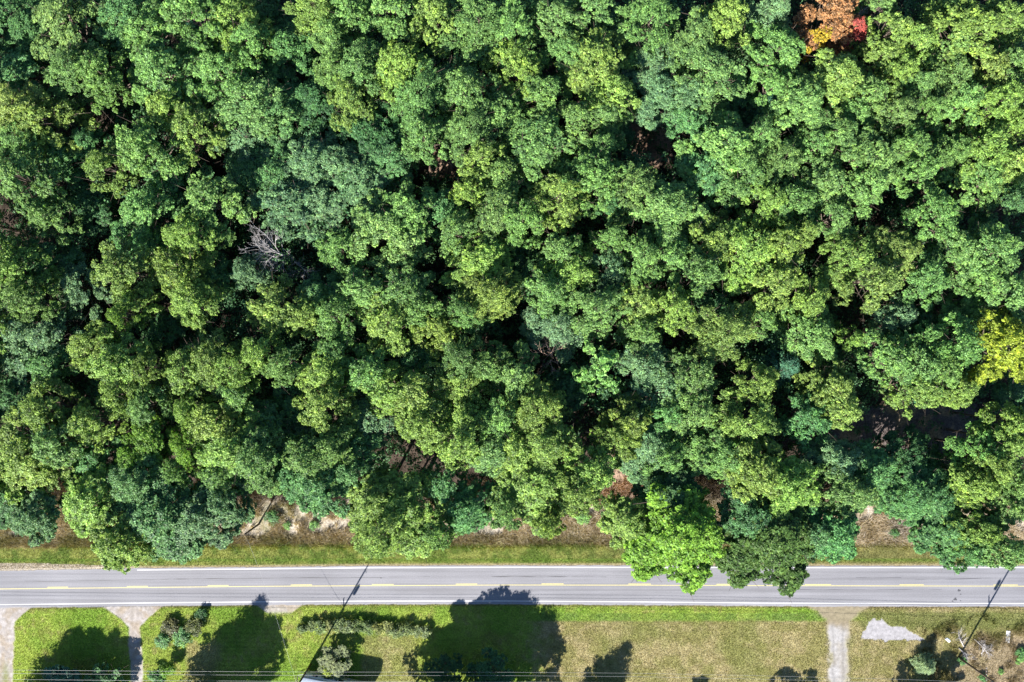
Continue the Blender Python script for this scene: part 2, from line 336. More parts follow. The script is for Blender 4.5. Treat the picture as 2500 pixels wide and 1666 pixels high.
def crown_broad(seed, lobes=12, per=46, lsz=.34, R=4.5, top=18.0, spread=1.0, cl=20):
    rs = np.random.default_rng(seed); cc = []; cr = []; cd = []; tips = []
    def lobe(c, r, n):
        d = shell(n, rs, .35); q = r*rs.uniform(.62, 1.12, n)[:, None]
        cc.append(c+d*q*np.array((1, 1, .85))); cr.append(r*rs.uniform(.15, .30, n)+.05); cd.append(d); tips.append(c)
    a0 = rs.random()*6.28
    lobe(np.array((rs.normal()*.3, rs.normal()*.3, top-1.7)), 1.7, cl+6)
    n2 = lobes-1
    for i in range(n2):
        inner = i < n2*.42; a = a0+i*2.399+rs.normal()*.25
        rad = R*(rs.uniform(.22, .52) if inner else rs.uniform(.6, .9))*spread; r = R*(rs.uniform(.2, .31) if inner else rs.uniform(.16, .26))
        z = top-1.9-4.6*(rad/R)**1.9-rs.uniform(0, 2.2)
        lobe(np.array((math.cos(a)*rad, math.sin(a)*rad, z)), r, cl)
    for i in range(6):
        a = a0+i*1.05+rs.normal()*.3; rad = R*rs.uniform(.5, .8); lobe(np.array((math.cos(a)*rad, math.sin(a)*rad, top-rs.uniform(6.5, 9))), R*.24, cl-7)
    p, n, s, t = clumps_to_leaves(np.concatenate(cc), np.concatenate(cr), np.concatenate(cd), per, lsz, rs)
    me = leaf_mesh('crown', p, n, s, M_leaf, t, rs)
    # trunk and limbs
    mb = MB(); lean = rs.normal(size=2)*.25
    zt = top-4; pts = [(lean[0]*k, lean[1]*k, zt*k) for k in (0, .33, .66, 1)]; mb.tube(pts, [.27, .22, .17, .1], 7)
    for c in tips:
        z0 = min(max(c[2]-rs.uniform(2.5, 4.5), 5), zt-.2); k = z0/zt; s0 = Vector((lean[0]*k, lean[1]*k, z0)); e = Vector(c); m_ = s0.lerp(e, .5)+Vector((0, 0, -.3))
        mb.tube([s0, m_, e], [.1, .065, .03], 5, False)
        for q in range(3):
            mb.tube([m_.lerp(e, .4+.25*q), e+Vector(rs.normal(size=3))*1.0], [.03, .012], 4, False)
    tm = bpy.data.meshes.new('trunk'); tm.from_pydata([tuple(v) for v in mb.v], [], mb.f); tm.materials.append(M_bark)
    return me, tm
def crown_conifer(seed, R=3.0, top=15.0, per=26, spiky=1.0, lsz=.3):
    """pine: whorls of drooping plumes"""
    rs = np.random.default_rng(seed); cc = []; cr = []; cd = []; mb = MB(); mb.tube([(0, 0, 0), (0, 0, top*.5), (0, 0, top)], [.22, .14, .03], 7)
    z = 3.0
    while z < top-.3:
        f = (top-z)/(top-3); rr = R*(f**.8)*.98+.25; nb = int(5+6*f)
        a0 = rs.random()*6
        for i in range(nb):
            a = a0+i*2*math.pi/nb+rs.normal()*.15; ln_ = rr*rs.uniform(.75, 1.1); dirv = np.array((math.cos(a), math.sin(a), .15))
            mb.tube([(0, 0, z), tuple(dirv*ln_+np.array((0, 0, z)))], [.05, .015], 4, False)
            m_ = max(3, int(ln_*2.6))
            for q in range(m_):
                u = (q+1)/m_; cc.append(dirv*ln_*u+np.array((0, 0, z+rs.normal()*.08))); cr.append(.2+.38*u*(.6+.4*f)); cd.append(dirv)
        z += .55+.25*rs.random()
    cc = np.array(cc); p, n, s, t = clumps_to_leaves(cc, np.array(cr), np.array(cd), per, lsz, rs, .06)
    me = leaf_mesh('crown', p, n, s, M_leaf, t, rs, .34)
    tm = bpy.data.meshes.new('trunk'); tm.from_pydata([tuple(v) for v in mb.v], [], mb.f); tm.materials.append(M_bark)
    return me, tm
def shrub_proto(seed, R=1.2, h=1.6, per=40, lsz=.2, nc=34):
    rs = np.random.default_rng(seed); d = shell(nc, rs, .4); q = rs.uniform(.45, .95, nc)[:, None]
    cc = d*q*np.array((R, R, h*.62))+np.array((0, 0, h*.35)); p, n, s, t = clumps_to_leaves(cc, np.full(nc, R*.32), d, per, lsz, rs)
    me = leaf_mesh('foliage', p, n, s, M_leaf, t, rs); mb = MB()
    for i in range(7): c = cc[i*3]; mb.tube([(c[0]*.1, c[1]*.1, 0), tuple(c)], [.035, .012], 4, False)
    tm = bpy.data.meshes.new('stem'); tm.from_pydata([tuple(v) for v in mb.v], [], mb.f); tm.materials.append(M_bark); return me, tm
BROAD = [crown_broad(100+i, 17+i % 6, 24, .26, 4.5, 18, 1.03, 32+i % 3) for i in range(12)]
OPEN = [crown_broad(150+i, 26, 24, .21, 4.5, 18, 1.05, 34) for i in range(3)]
MINT = [crown_broad(170, 9, 40, .62, 4.5, 18, 1.0, 12)]
BIG = [crown_broad(180+i, 24, 30, .24, 4.5, 18, 1.0, 44) for i in range(2)]
CON = [crown_conifer(200+i) for i in range(3)]
SHR = [shrub_proto(300+i) for i in range(4)]
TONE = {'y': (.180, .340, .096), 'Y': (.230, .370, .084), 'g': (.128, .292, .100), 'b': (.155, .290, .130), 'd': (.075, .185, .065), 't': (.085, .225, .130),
        'T': (.22, .43, .125), 'X': (.33, .43, .05), 'O': (.46, .26, .12), 'Q': (.52, .42, .05), 'R': (.44, .11, .09), 'o': (.185, .345, .055)}
WORD = {'y': 'fresh green', 'Y': 'yellow-green', 'g': 'mid green', 'b': 'pale grey-green', 'd': 'dark green', 't': 'bluish green', 'T': 'bright mint green', 'X': 'bright yellow',
        'O': 'orange', 'Q': 'golden', 'R': 'red', 'o': 'olive'}
HT = {'y': (17, 20.5), 'Y': (17.5, 21), 'g': (14.5, 18.5), 'b': (14.5, 18), 'd': (10, 13.5), 't': (11, 14), 'T': (17.5, 17.5), 'X': (19, 20), 'O': (19, 19), 'Q': (17, 18), 'R': (17, 18), 'o': (15, 18)}
CNT = [0]
def tree(px, py, r, tone, protos=None, h=None, name='broadleaf_tree', asp=1.0, rz=None, base=None, jit=.038, rsc=1.0):
    """px,py: middle of the crown in the photo, r: crown radius there (photo pixels)"""
    CNT[0] += 1; lo, hi = HT.get(tone, (15, 18)); h = h or random.uniform(lo, hi)
    protos = protos or (BROAD if tone != 't' else CON); me, tm = protos[(CNT[0]*7+CNT[0]//3) % len(protos)]
    con = protos is CON; zc = h*(.6 if con else .82); x, y, _ = P(px, py, zc)
    if base: x, y, _ = P(*base)
    R = r/S*(H-zc)/H*rsc; s = R/(3.0 if con else 4.5); e = empty(name, (x, y, 0), random.uniform(0, 6.28) if rz is None else rz)
    sz = h/(15.0 if con else 18.0); e.scale = (s*asp, s/asp, sz)
    c = link('crown', me, e); t = link('trunk', tm, e); col = np.array(TONE[tone])*(1+np.random.default_rng(CNT[0]).normal(size=3)*np.array((jit, jit*.6, jit)))*random.uniform(.86, 1.14)
    c.color = (*col, 1); e['px'] = px; e['py'] = py; return e
# forest crowns, read off the photograph in nine fields: x,y,radius,tone
Z = [
 (0, 0, 0, "50,90,110,g;170,210,150,g;420,150,190,y;450,310,150,y;130,460,130,g;470,470,140,y;680,510,150,y;840,90,160,g;1000,200,160,y;1290,90,180,y;1600,140,150,Y;1100,480,190,y;1390,270,90,t;915,605,90,g;430,600,150,d;90,730,150,Y;280,820,170,Y;120,930,140,y;640,780,110,b;590,970,100,g;1130,720,130,Y;1310,860,150,Y;1500,520,160,y;1700,270,100,y;1980,320,150,g;2160,60,150,Y;2270,230,140,y;2270,430,110,y;1760,500,140,g;1680,680,170,y;1870,750,140,g;2150,680,130,d;1690,930,170,b;1950,880,140,b;960,1000,170,y;700,1120,120,Y;420,1060,120,g;110,1200,160,y;100,1380,150,y;730,1290,170,y;940,1180,150,y;1180,1200,150,g;980,1430,150,y;1220,1400,140,d;1450,1380,170,y;1690,1200,120,g;1880,1180,140,g;2080,1120,140,b;1960,1400,190,b;2200,1380,150,b;2270,1100,140,b;320,1480,110,y;560,1420,130,d;650,60,120,d;1810,90,110,d"),
 (830, 0, 0, "60,60,140,y;340,60,150,y;620,90,140,Y;950,150,210,y;1190,170,160,y;1480,120,140,y;1740,30,130,y;1830,190,160,d;120,450,150,y;60,670,130,Y;400,460,150,Y;560,640,180,y;250,200,140,d;640,330,120,d;560,910,120,y;860,650,160,y;1190,460,170,Y;1380,630,140,y;1560,360,120,y;1760,430,210,Y;1860,640,130,Y;1640,820,110,y;1830,800,110,y;900,880,150,y;1110,790,150,y;1350,960,200,y;2120,150,160,y;2180,420,190,b;2190,640,150,b;190,880,180,d;100,1080,170,b;330,1080,130,g;150,1250,170,b;960,1080,110,Y;1100,1200,130,y;880,1300,90,Y;1420,1130,120,y;1500,1340,140,Y;1790,1000,110,y;1740,1200,160,y;1990,1280,150,y;1860,1400,90,g;2290,1040,110,y;2260,1440,180,y;250,1400,140,y;460,1440,150,y;700,1440,110,g;1080,1430,170,y;1250,1500,120,y;1170,1230,110,d;1900,900,80,d"),
 (1660, 0, 0, "110,280,160,y;330,130,130,Y;200,470,180,y;690,330,160,y;60,640,110,b;60,830,110,g;1450,210,120,Y;1620,300,140,Y;1380,380,120,Y;1500,480,120,Y;1380,30,90,y;2010,200,190,Y;2240,130,130,Y;1870,310,100,y;1850,510,160,y;2120,480,140,Y;2300,440,110,y;1060,550,180,Y;870,690,150,y;640,580,100,y;1300,640,120,y;1190,760,130,y;1500,760,130,y;1620,580,100,y;1720,740,90,y;1950,700,160,y;2200,690,150,Y;1960,860,150,Y;2290,840,110,Y;1060,910,140,y;930,1010,110,y;400,690,150,d;300,1000,200,y;560,920,110,y;180,1180,160,g;420,1180,150,y;700,1090,150,y;1300,1090,180,y;1600,1000,130,y;1640,1150,120,y;1880,1030,130,y;2110,1020,160,Y;2280,1120,130,Y;2080,1250,160,y;1700,1290,140,y;980,1230,150,y;1280,1270,120,y;800,1370,150,y;1330,1440,180,y;1080,1490,110,y;1760,1480,150,y;620,1390,120,Y;100,1440,150,y;2280,1380,110,g;1050,1100,100,d"),
 (0, 500, 1, "60,430,150,Y;280,400,160,g;730,260,100,Y;870,190,100,g;1270,210,130,Y;1010,290,140,g;800,430,150,Y;970,500,160,y;1200,450,150,Y;1290,640,140,Y;1450,500,110,g;2000,190,140,y;2310,300,110,y;1950,550,160,Y;1910,710,160,Y;2080,770,110,Y;2190,620,120,g;2280,770,140,y;500,560,140,b;720,530,110,b;140,640,130,y;70,760,110,g;900,660,90,Y;820,750,70,Y;150,860,150,b;320,900,130,b;130,1050,160,b;310,1110,110,g;600,990,130,Y;780,1080,160,Y;820,930,120,g;720,1210,90,y;1000,1120,100,Y;1270,1130,150,Y;1430,1060,130,Y;1580,1120,130,Y;1600,1280,120,y;1750,1010,110,Y;1810,1180,130,Y;1930,1110,110,y;1330,1260,100,y;820,1300,130,Y;970,1370,120,y;1280,1390,90,Y;1450,1490,150,Y;1000,1500,110,g;290,1410,140,Y;100,1350,130,d;600,1500,130,Y;2200,1170,140,Y;2280,1010,110,y;2200,1390,140,Y;2030,1400,120,g;1850,1480,150,g;1930,900,120,d;1100,900,110,d;1470,700,90,d;400,200,150,d"),
 (830, 500, 1, "300,180,190,y;170,270,140,b;470,280,150,y;800,190,120,y;950,400,160,Y;1050,210,150,y;1290,190,150,Y;1510,310,110,y;1570,450,140,Y;1860,220,80,y;1850,450,130,b;2080,370,120,y;2290,360,110,y;2200,190,130,y;140,590,140,y;290,620,150,y;440,590,140,y;560,720,120,y;330,790,160,Y;650,850,120,Y;240,910,120,Y;1010,610,150,Y;1160,710,190,Y;1440,610,120,y;1480,830,150,b;860,740,100,y;1760,720,140,y;1860,840,140,y;2060,690,140,Y;2080,850,120,y;2290,700,120,Y;60,1110,140,y;330,1050,160,y;500,1050,110,g;640,1050,80,g;830,1060,120,y;1010,1110,120,y;1200,1180,140,y;850,1240,120,Y;180,1150,130,y;330,1260,150,Y;540,1300,160,Y;180,1330,130,y;200,1470,150,b;870,1440,120,Y;1340,1400,150,Y;1560,1270,130,d;2090,980,100,y;2110,1110,140,b;2210,1270,170,b;1990,1480,120,Y;2250,1450,120,g;1300,440,150,d;800,640,120,d;1280,1290,110,d;540,1490,140,Y;1090,1470,120,y"),
 (1660, 500, 1, "40,300,120,y;250,240,150,Y;490,330,170,Y;700,260,140,Y;840,190,100,Y;410,440,150,Y;150,450,140,y;640,560,150,Y;740,690,140,Y;890,650,120,Y;1200,350,140,Y;1480,330,140,Y;1150,500,140,y;1360,510,160,Y;1570,460,130,Y;1400,650,160,y;1490,760,110,b;1690,500,140,y;1950,340,140,y;2150,330,170,y;2040,520,170,y;2260,600,160,y;900,880,160,y;320,860,160,Y;410,970,130,Y;550,790,100,y;890,990,110,b;1890,950,150,y;1450,1050,130,y;1650,1100,150,y;1630,1270,130,Y;1470,1240,150,Y;1910,1270,100,Y;1820,1130,110,y;1040,1260,140,Y;1110,1400,110,Y;100,1160,140,y;210,1260,120,b;560,1210,110,Y;560,1340,150,Y;90,1400,140,y;480,1490,160,Y;890,1480,140,g;2290,1490,100,Y;700,950,100,d;240,690,130,d;1650,830,110,d;1000,1090,100,d;2220,820,110,y;2250,1230,110,d"),
 (0, 880, 2, "150,640,180,Y;60,540,130,X;350,570,150,y;400,720,160,y;620,690,140,g;1010,560,120,o;900,650,90,o;1280,620,100,o;1190,770,80,y;1560,600,170,Y;1760,690,160,y;1950,620,150,b;2140,700,140,y;2260,580,130,y;100,800,130,y;80,960,150,d;240,940,140,d;200,1090,120,b;880,850,140,g;640,1010,170,Y;1300,850,170,b;1150,1000,170,b;560,1150,150,Y;950,1170,180,y;780,1260,140,Y;1060,1280,130,g;1350,1120,160,b;1530,970,120,b;2180,880,140,g;2000,780,120,g;880,1010,130,y;540,560,110,d;1500,800,110,y"),
 (830, 880, 2, "100,600,130,g;280,560,140,b;600,560,140,Y;810,570,150,Y;800,740,150,Y;1050,600,140,y;1220,650,150,Y;1420,600,150,Y;1560,700,150,Y;1310,830,150,Y;1400,980,160,Y;1630,900,130,Y;1720,770,120,Y;1110,880,140,g;1130,1040,100,y;1430,1130,80,Y;880,1030,120,g;560,1000,140,g;420,830,160,d;220,1000,150,Y;490,1140,160,Y;290,1200,130,Y;650,1190,90,y;1900,560,130,Y;2100,600,160,b;2260,670,110,y;60,760,110,g;700,860,110,g"),
 (1660, 880, 2, "60,650,140,y;300,640,150,y;560,780,160,Y;760,900,160,Y;450,860,140,y;1090,720,140,b;1320,790,140,g;1150,900,150,y;1400,900,140,y;1270,1010,140,g;1570,900,150,g;1760,960,150,g;1930,1010,150,Y;2060,860,120,Y;2100,620,120,y;2260,560,110,Y;2160,740,100,Y;2260,1000,120,y;1830,1180,140,g;2060,1160,140,Y;1990,1300,110,g;2210,1290,130,y;1080,1180,140,g;1170,1290,110,y;1260,620,120,d;1540,640,120,d;2300,840,110,y;1700,800,120,d"),
]
KO = [(300, 235, 15), (262, 300, 18), (240, 615, 16), (520, 790, 24), (215, 905, 15), (300, 1040, 15), (650, 960, 14), (1410, 590, 20), (960, 905, 12), (1575, 1000, 14), (1930, 960, 20), (130, 780, 12), (440, 850, 12), (700, 612, 58), (1595, 335, 62), (1342, 868, 30), (2130, 1030, 55), (2290, 1020, 45), (1075, 385, 24), (2130, 830, 22), (2106, 30, 26), (2040, 40, 40), (2455, 850, 45), (1455, 892, 36), (1540, 1170, 34)]
OX = [(985, 1255, 75), (375, 1268, 85), (215, 1235, 60), (1300, 1200, 75)]; forest = []
for ox, oy, row, txt in Z:
    for q in txt.split(';'):
        a, b, r, t = q.split(','); a = int(a); b = int(b); r = int(r)
        px, py, r = ox+a/2.8, oy+b/2.8, r/2.8
        if row == 1 and py < 552: continue
        if row == 2 and py < 1052: continue
        if any((px-u)**2+(py-v)**2 < (kk+.6*r)**2 for u, v, kk in KO): continue
        if any((px-u)**2+(py-v)**2 < (.60*(r+rr))**2 for u, v, rr in OX): continue
        OX.append((px, py, r)); forest.append(tree(px, py, r, t, (BIG if (py > 1090 and r > 48) or random.random() < .08 else OPEN if random.random() < .16 else None) if t != 't' else None, h=(random.uniform(11.5, 14.5) if t in 'gb' and px < 1150 and 60 < py < 1150 else None), rsc=1.62 if py > 1090 else 1.52, asp=random.uniform(.86, 1.16)))
print('forest trees', len(forest))
# ------------------------------------------------------------------ singular trees
lm = []
def special(label, px, py, *a, cat='tree', **k):
    e = tree(px, py, *a, **k); tag(e, label, cat); lm.append(e); return e
special('orange autumn maple at the top of the forest', 2040, 32, 70, 'O', name='maple_tree', rsc=1.15)
special('golden orange small maple below the orange one', 2003, 92, 34, 'Q', name='maple_tree', rsc=1.1)
special('red autumn maple beside the grey leafless branches at the top', 2088, 72, 36, 'R', name='maple_tree', rsc=1.1)
special('rusty orange low maple under the red one', 2052, 122, 36, 'O', h=12, name='maple_tree', rsc=1.1)
special('large golden yellow crown at the right edge of the forest', 2455, 852, 84, 'X', name='maple_tree', rsc=1.25)
special('small lime yellow crown left of the black hole in the canopy', 2080, 826, 36, 'Y', h=17, name='maple_tree', rsc=1.1)
special('bright mint green tree with big leafy fans in the middle of the forest', 1455, 892, 64, 'T', MINT, name='maple_tree', rsc=1.1)
special('small mint green tree just below the big mint one', 1492, 944, 36, 'T', MINT, h=12, name='maple_tree', rsc=1.1)
special('round pale crown alone in the dark gap below the silver leafless tree', 601, 661, 44, 'b', BIG, h=15, rsc=1.15)
special('pale feathery pine left of the orange maple', 1875, 52, 52, 'b', CON, h=18, name='pine_tree', rsc=1.3)
special('dark teal pine in the shaded gap right of the brown clearing', 1862, 268, 42, 't', CON, h=13, name='pine_tree', rsc=1.3)
special('blue-green pine beside the dark gap at right centre', 1905, 890, 50, 't', CON, h=14, name='pine_tree', rsc=1.3)
special('light teal pine near the right edge, above the golden tree', 2296, 606, 38, 't', CON, h=15, name='pine_tree', rsc=1.3)
special('bright teal pine above the dark tree that hangs over the road', 1850, 1098, 48, 't', CON, h=12, name='pine_tree', rsc=1.3)
special('pale yellow-green pine at the top right of the forest', 2303, 42, 44, 'y', CON, h=17, name='pine_tree', rsc=1.3)
special('small teal pine at the left edge near the roadside', 8, 1172, 34, 't', CON, h=9, name='pine_tree', rsc=1.2)
# two big roadside trees whose crowns hang over the road
special('large yellow-green maple whose crown reaches over the centre of the road', 1655, 1322, 122, 'o', BIG, h=19, name='maple_tree', rsc=1.12)
special('bright yellow-green crown beside the maple over the road, on its left', 1545, 1285, 72, 'Y', BIG, h=15, name='maple_tree', rsc=1.12)
special('upper dark crown behind the maple over the road', 1640, 1212, 80, 'd', BIG, h=15, rsc=1.12)
special('broad yellow-green crown bulging over the mown verge, left of the picture centre', 985, 1255, 108, 'Y', BIG, h=17, rsc=1.12)
special('broad mid green crown reaching nearly to the road at lower left', 390, 1268, 112, 'g', BIG, h=17, rsc=1.12)
special('yellow-green crown joined to the left side of the broad lower-left one', 225, 1235, 84, 'Y', BIG, h=16, rsc=1.12)
special('broad yellow-green crown over the dry verge, left of the overhanging maple', 1300, 1195, 105, 'Y', BIG, h=17, rsc=1.12)
OK_ = special('large dark green oak hanging over the road on the right', 1886, 1330, 120, 'd', BIG, h=18, name='oak_tree', rsc=1.15)
special('dark green oak behind the oak that hangs over the road', 1845, 1262, 80, 'd', BIG, h=17, name='oak_tree', rsc=1.15)
special('fresh green oak right of the oak that hangs over the road', 1990, 1300, 70, 'g', BIG, h=16, name='oak_tree', rsc=1.15)
[q for q in lm if 'reaches over' in q['label']][0].children[0].color = (.19, .37, .045, 1)
OK_.children[0].color = (.085, .165, .038, 1)
def bare(px, py, h, lean, label, n=26, spread=1.0, col=None, seed=1, name='leafless_tree', rad=.14):
    rs = random.Random(seed); x, y, _ = P(px, py, h*.5); e = empty(name, (x, y, 0)); tag(e, label, 'tree'); t = MB(); br = MB()
    top = Vector((lean[0]*.35, lean[1]*.35, h*.62)); t.tube([(0, 0, 0), (top.x*.4, top.y*.4, h*.3), top], [rad*1.3, rad, rad*.6], 7)
    def grow(p, d, l, r, k):
        q = p+d*l*.5+Vector((rs.gauss(0, .1), rs.gauss(0, .1), rs.gauss(0, .1)))*l*.4; q2 = q+(d+Vector((rs.gauss(0, .22), rs.gauss(0, .22), rs.gauss(0, .15)))).normalized()*l*.5
        br.tube([p, q, q2], [r, r*.75, r*.5], 4, False)
        if k:
            for _ in range(3 if k > 1 else 3):
                nd = (d+Vector((rs.gauss(0, .5), rs.gauss(0, .5), rs.gauss(0, .3)))).normalized(); grow(q if rs.random() < .5 else q2, nd, l*rs.uniform(.5, .75), r*.58, k-1)
    L0 = Vector((lean[0], lean[1], h*.38))
    for i in range(n):
        z = rs.uniform(.45, 1); p = top*z; d = (L0.normalized()*rs.uniform(.6, 1)+Vector((rs.gauss(0, .55), rs.gauss(0, .55), rs.uniform(0, .3)))*spread).normalized(); grow(p, d, h*rs.uniform(.16, .26), rad*.5, 3)
    t.build('trunk', M_dead, e, True); o = br.build('branches', col or M_dead, e); return e
bare(712, 634, 16.5, (-5.5, 2.8), 'silver grey leafless tree with fanned branches in a dark gap', 15, .75, seed=4, rad=.18)
bare(745, 652, 10, (-1.5, -1.5), 'smaller grey leafless tree below the silver fanned one', 6, .9, seed=6, rad=.10)
bare(2106, 30, 16, (1, 1), 'grey leafless branches between the orange maple and the dark gap', 9, 1.0, seed=9)
bare(2292, 118, 15, (.5, 1), 'grey leafless snag among yellow-green crowns near the top right', 6, .6, seed=11, rad=.1)
M_pink = plain('dry_twigs', (.58, .40, .31), .85, 0, 3, .3)
bare(1342, 866, 15.5, (1, 0), 'pinkish brown bare crown left of the mint green tree', 11, 1.1, M_pink, seed=15, rad=.1)
# trees beyond the edges of the picture that throw shade into it
ORD = ['nearest', 'second', 'third', 'fourth', 'fifth', 'sixth', 'seventh', 'eighth', 'ninth', 'tenth', 'eleventh', 'twelfth', 'thirteenth', 'fourteenth']
OUT = 'trees beyond the edges of the picture'
for i in range(13):
    e = tree(-70-random.uniform(0, 60), 40+i*98, 60, random.choice('yYgb'), rsc=1.3, name='forest_tree'); tag(e, 'forest tree beyond the left edge, %s from the top' % ORD[i], 'tree', OUT)
def shade(bx, by, r, h, tone='g', protos=None):
    e = tree(0, 0, r, tone, protos, h=h, base=(bx, by), name='yard_tree'); tag(e, 'yard tree below the bottom edge that shades the lawn', 'tree', 'yard trees below the bottom edge'); return e
NUM = iter(['%s%s' % (a, b) for a in ('', 'twenty-') for b in (['first', 'second', 'third', 'fourth', 'fifth', 'sixth', 'seventh', 'eighth', 'ninth'] + (['tenth', 'eleventh', 'twelfth', 'thirteenth', 'fourteenth', 'fifteenth', 'sixteenth', 'seventeenth', 'eighteenth', 'nineteenth', 'twentieth'] if not a else []))])
for a in sorted([(92, 1715, 62, 10.6, 'g', CON), (135, 1720, 70, 10.2), (186, 1715, 56, 10.3, 'g', CON), (225, 1718, 60, 8.6), (262, 1712, 40, 6.6),
          (497, 1715, 78, 14.8, 'g', CON), (556, 1714, 56, 12.2), (505, 1735, 76, 13), (470, 1715, 60, 11), (530, 1760, 80, 14), (590, 1714, 40, 8), (452, 1722, 46, 8),
          (1100, 1724, 112, 15.0, 'g', BIG), (1040, 1722, 92, 14.2, 'g', BIG), (1150, 1724, 108, 14.8, 'g', BIG), (1205, 1724, 80, 13.6), (988, 1716, 66, 9.8), (1110, 1770, 110, 16), (1245, 1742, 54, 11.8), (1040, 1712, 60, 11),
          (1450, 1718, 52, 8.7, 'g', CON), (1425, 1730, 48, 7), (1313, 1714, 30, 4.6), (2192, 1722, 52, 5.6), (2256, 1718, 56, 7.0), (1680, 1722, 26, 4), (1880, 1725, 34, 5.4), (1935, 1725, 30, 5.2)]):
    e = shade(*a); e['label'] = 'yard tree below the bottom edge, %s from the left' % next(NUM)
# leafy trees in the shade at the bottom edge
for px, py, r, h, t, l in ((150, 1672, 52, 5, 't', 'teal-leaved young tree at the bottom left corner, in shade'), (250, 1668, 44, 4.5, 'g', 'mid green young tree in the shade beside the second drive'),
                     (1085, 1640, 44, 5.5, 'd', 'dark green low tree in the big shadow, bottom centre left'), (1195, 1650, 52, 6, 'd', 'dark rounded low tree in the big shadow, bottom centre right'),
                     (815, 1624, 40, 3.3, 'b', 'small grey-green tree with yellow patches by the camper at the bottom'), (800, 1640, 18, 3.4, 'X', 'yellow leafy spray at the lower side of the small grey-green tree'),
                     (2263, 1628, 24, 4.0, 't', 'small pale green young pine on the dry grass at the lower right')):
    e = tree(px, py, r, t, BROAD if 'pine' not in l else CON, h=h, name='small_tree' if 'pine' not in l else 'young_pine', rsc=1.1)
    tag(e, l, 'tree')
    if 'grey-green tree' in l and 'spray' not in l: e.children[0].color = (.19, .24, .10, 1)
    if 'pine' in l: e.children[0].color = (.30, .42, .22, 1)
# ------------------------------------------------------------------ shrubs
def shrub(px, py, r, tone, h, label, group=None):
    me, tm = SHR[random.randrange(4)]; x, y, _ = P(px, py, h*.5); e = empty('shrub', (x, y, 0), random.uniform(0, 6)); R = r/S; e.scale = (R/1.2, R/1.2, h/1.6)
    c = link('foliage', me, e); link('stem', tm, e); c.color = (*TONE[tone], 1) if isinstance(tone, str) else (*tone, 1); tag(e, label, 'shrub', group)
for a in ((700, 1196, 18, (.16, .34, .03), 1.6, 'bright lime green bush beside the short pole at the forest edge'), (665, 1262, 20, 'g', 1.2, 'green bush on the dry verge right of the short pole'),
          (700, 1284, 12, 'T', .8, 'pale mint bush on the dry verge, left one'), (766, 1282, 14, 'T', .9, 'pale mint bush on the dry verge, right one'),
          (1100, 1302, 10, (.16, .38, .05), .9, 'tiny lime bush under the yellow-green crown by the verge'), (1422, 1262, 20, 'T', 1.2, 'mint green bush at the forest edge left of the overhanging maple'),
          (1512, 1128, 18, 'T', 1.5, 'mint bush beside the white bare spot in the forest edge'), (2184, 1300, 13, 'g', 1.2, 'green bush on the white sandy patch by the forest'),
          (1497, 1262, 26, (.14, .33, .10), 2.5, 'light green bush at the left foot of the overhanging maple'), (445, 1555, 24, 'g', 1.4, 'mid green shrub in the middle of the brown weeds on the left lawn'),
          (418, 1530, 26, (.12, .13, .05), 1.3, 'brown-green weedy shrub on the left lawn, western one'), (475, 1528, 26, (.12, .15, .05), 1.6, 'brown-green weedy shrub on the left lawn, eastern one'),
          (492, 1500, 16, 'd', 1.2, 'dark green shrub nearest the road on the left lawn'), (395, 1565, 20, 'g', 1.0, 'green shrub at the left end of the brown weeds'),
          (385, 1655, 26, 'g', 2.0, 'mid green shrub at the bottom beside the second drive'), (410, 1635, 22, 'o', 2.6, 'olive shrub at the bottom above the mid green one'),
          (2492, 1592, 14, 'g', .9, 'green shrub at the right edge below the white slab'), (2492, 1608, 10, 'T', .7, 'bright small bush at the right edge, lower one'), (2444, 1640, 8, 'y', .6, 'tiny green bush on the bare ground at the bottom right'),
          (2484, 1618, 7, 'y', .5, 'tiny green bush near the right edge above the bottom corner'), (2400, 1655, 13, 'g', 1.0, 'green bush at the bottom under the leaning pole'), (2350, 1612, 12, 'g', .9, 'green bush at the foot of the right pole')):
    shrub(*a)
# weedy hedge along the lawn: one shrub after another
hl = ['leftmost', 'second from the left', 'third from the left', 'fourth from the left', 'fifth from the left', 'sixth from the left', 'seventh from the left', 'eighth from the left', 'ninth from the left', 'tenth from the left',
      'eleventh from the left', 'twelfth from the left', 'thirteenth from the left', 'rightmost']
for i in range(14):
    x = 738+i*23; shrub(x, 1534+random.uniform(-5, 4)-5*math.sin(i*.4), random.uniform(15, 20), random.choice([(.19, .26, .10), (.22, .29, .13), (.16, .24, .08), (.26, .30, .10)]), random.uniform(1.1, 1.7),
                       'weedy flowering shrub of the hedge row on the lawn, '+hl[i], 'shrubs of the hedge row on the lawn')
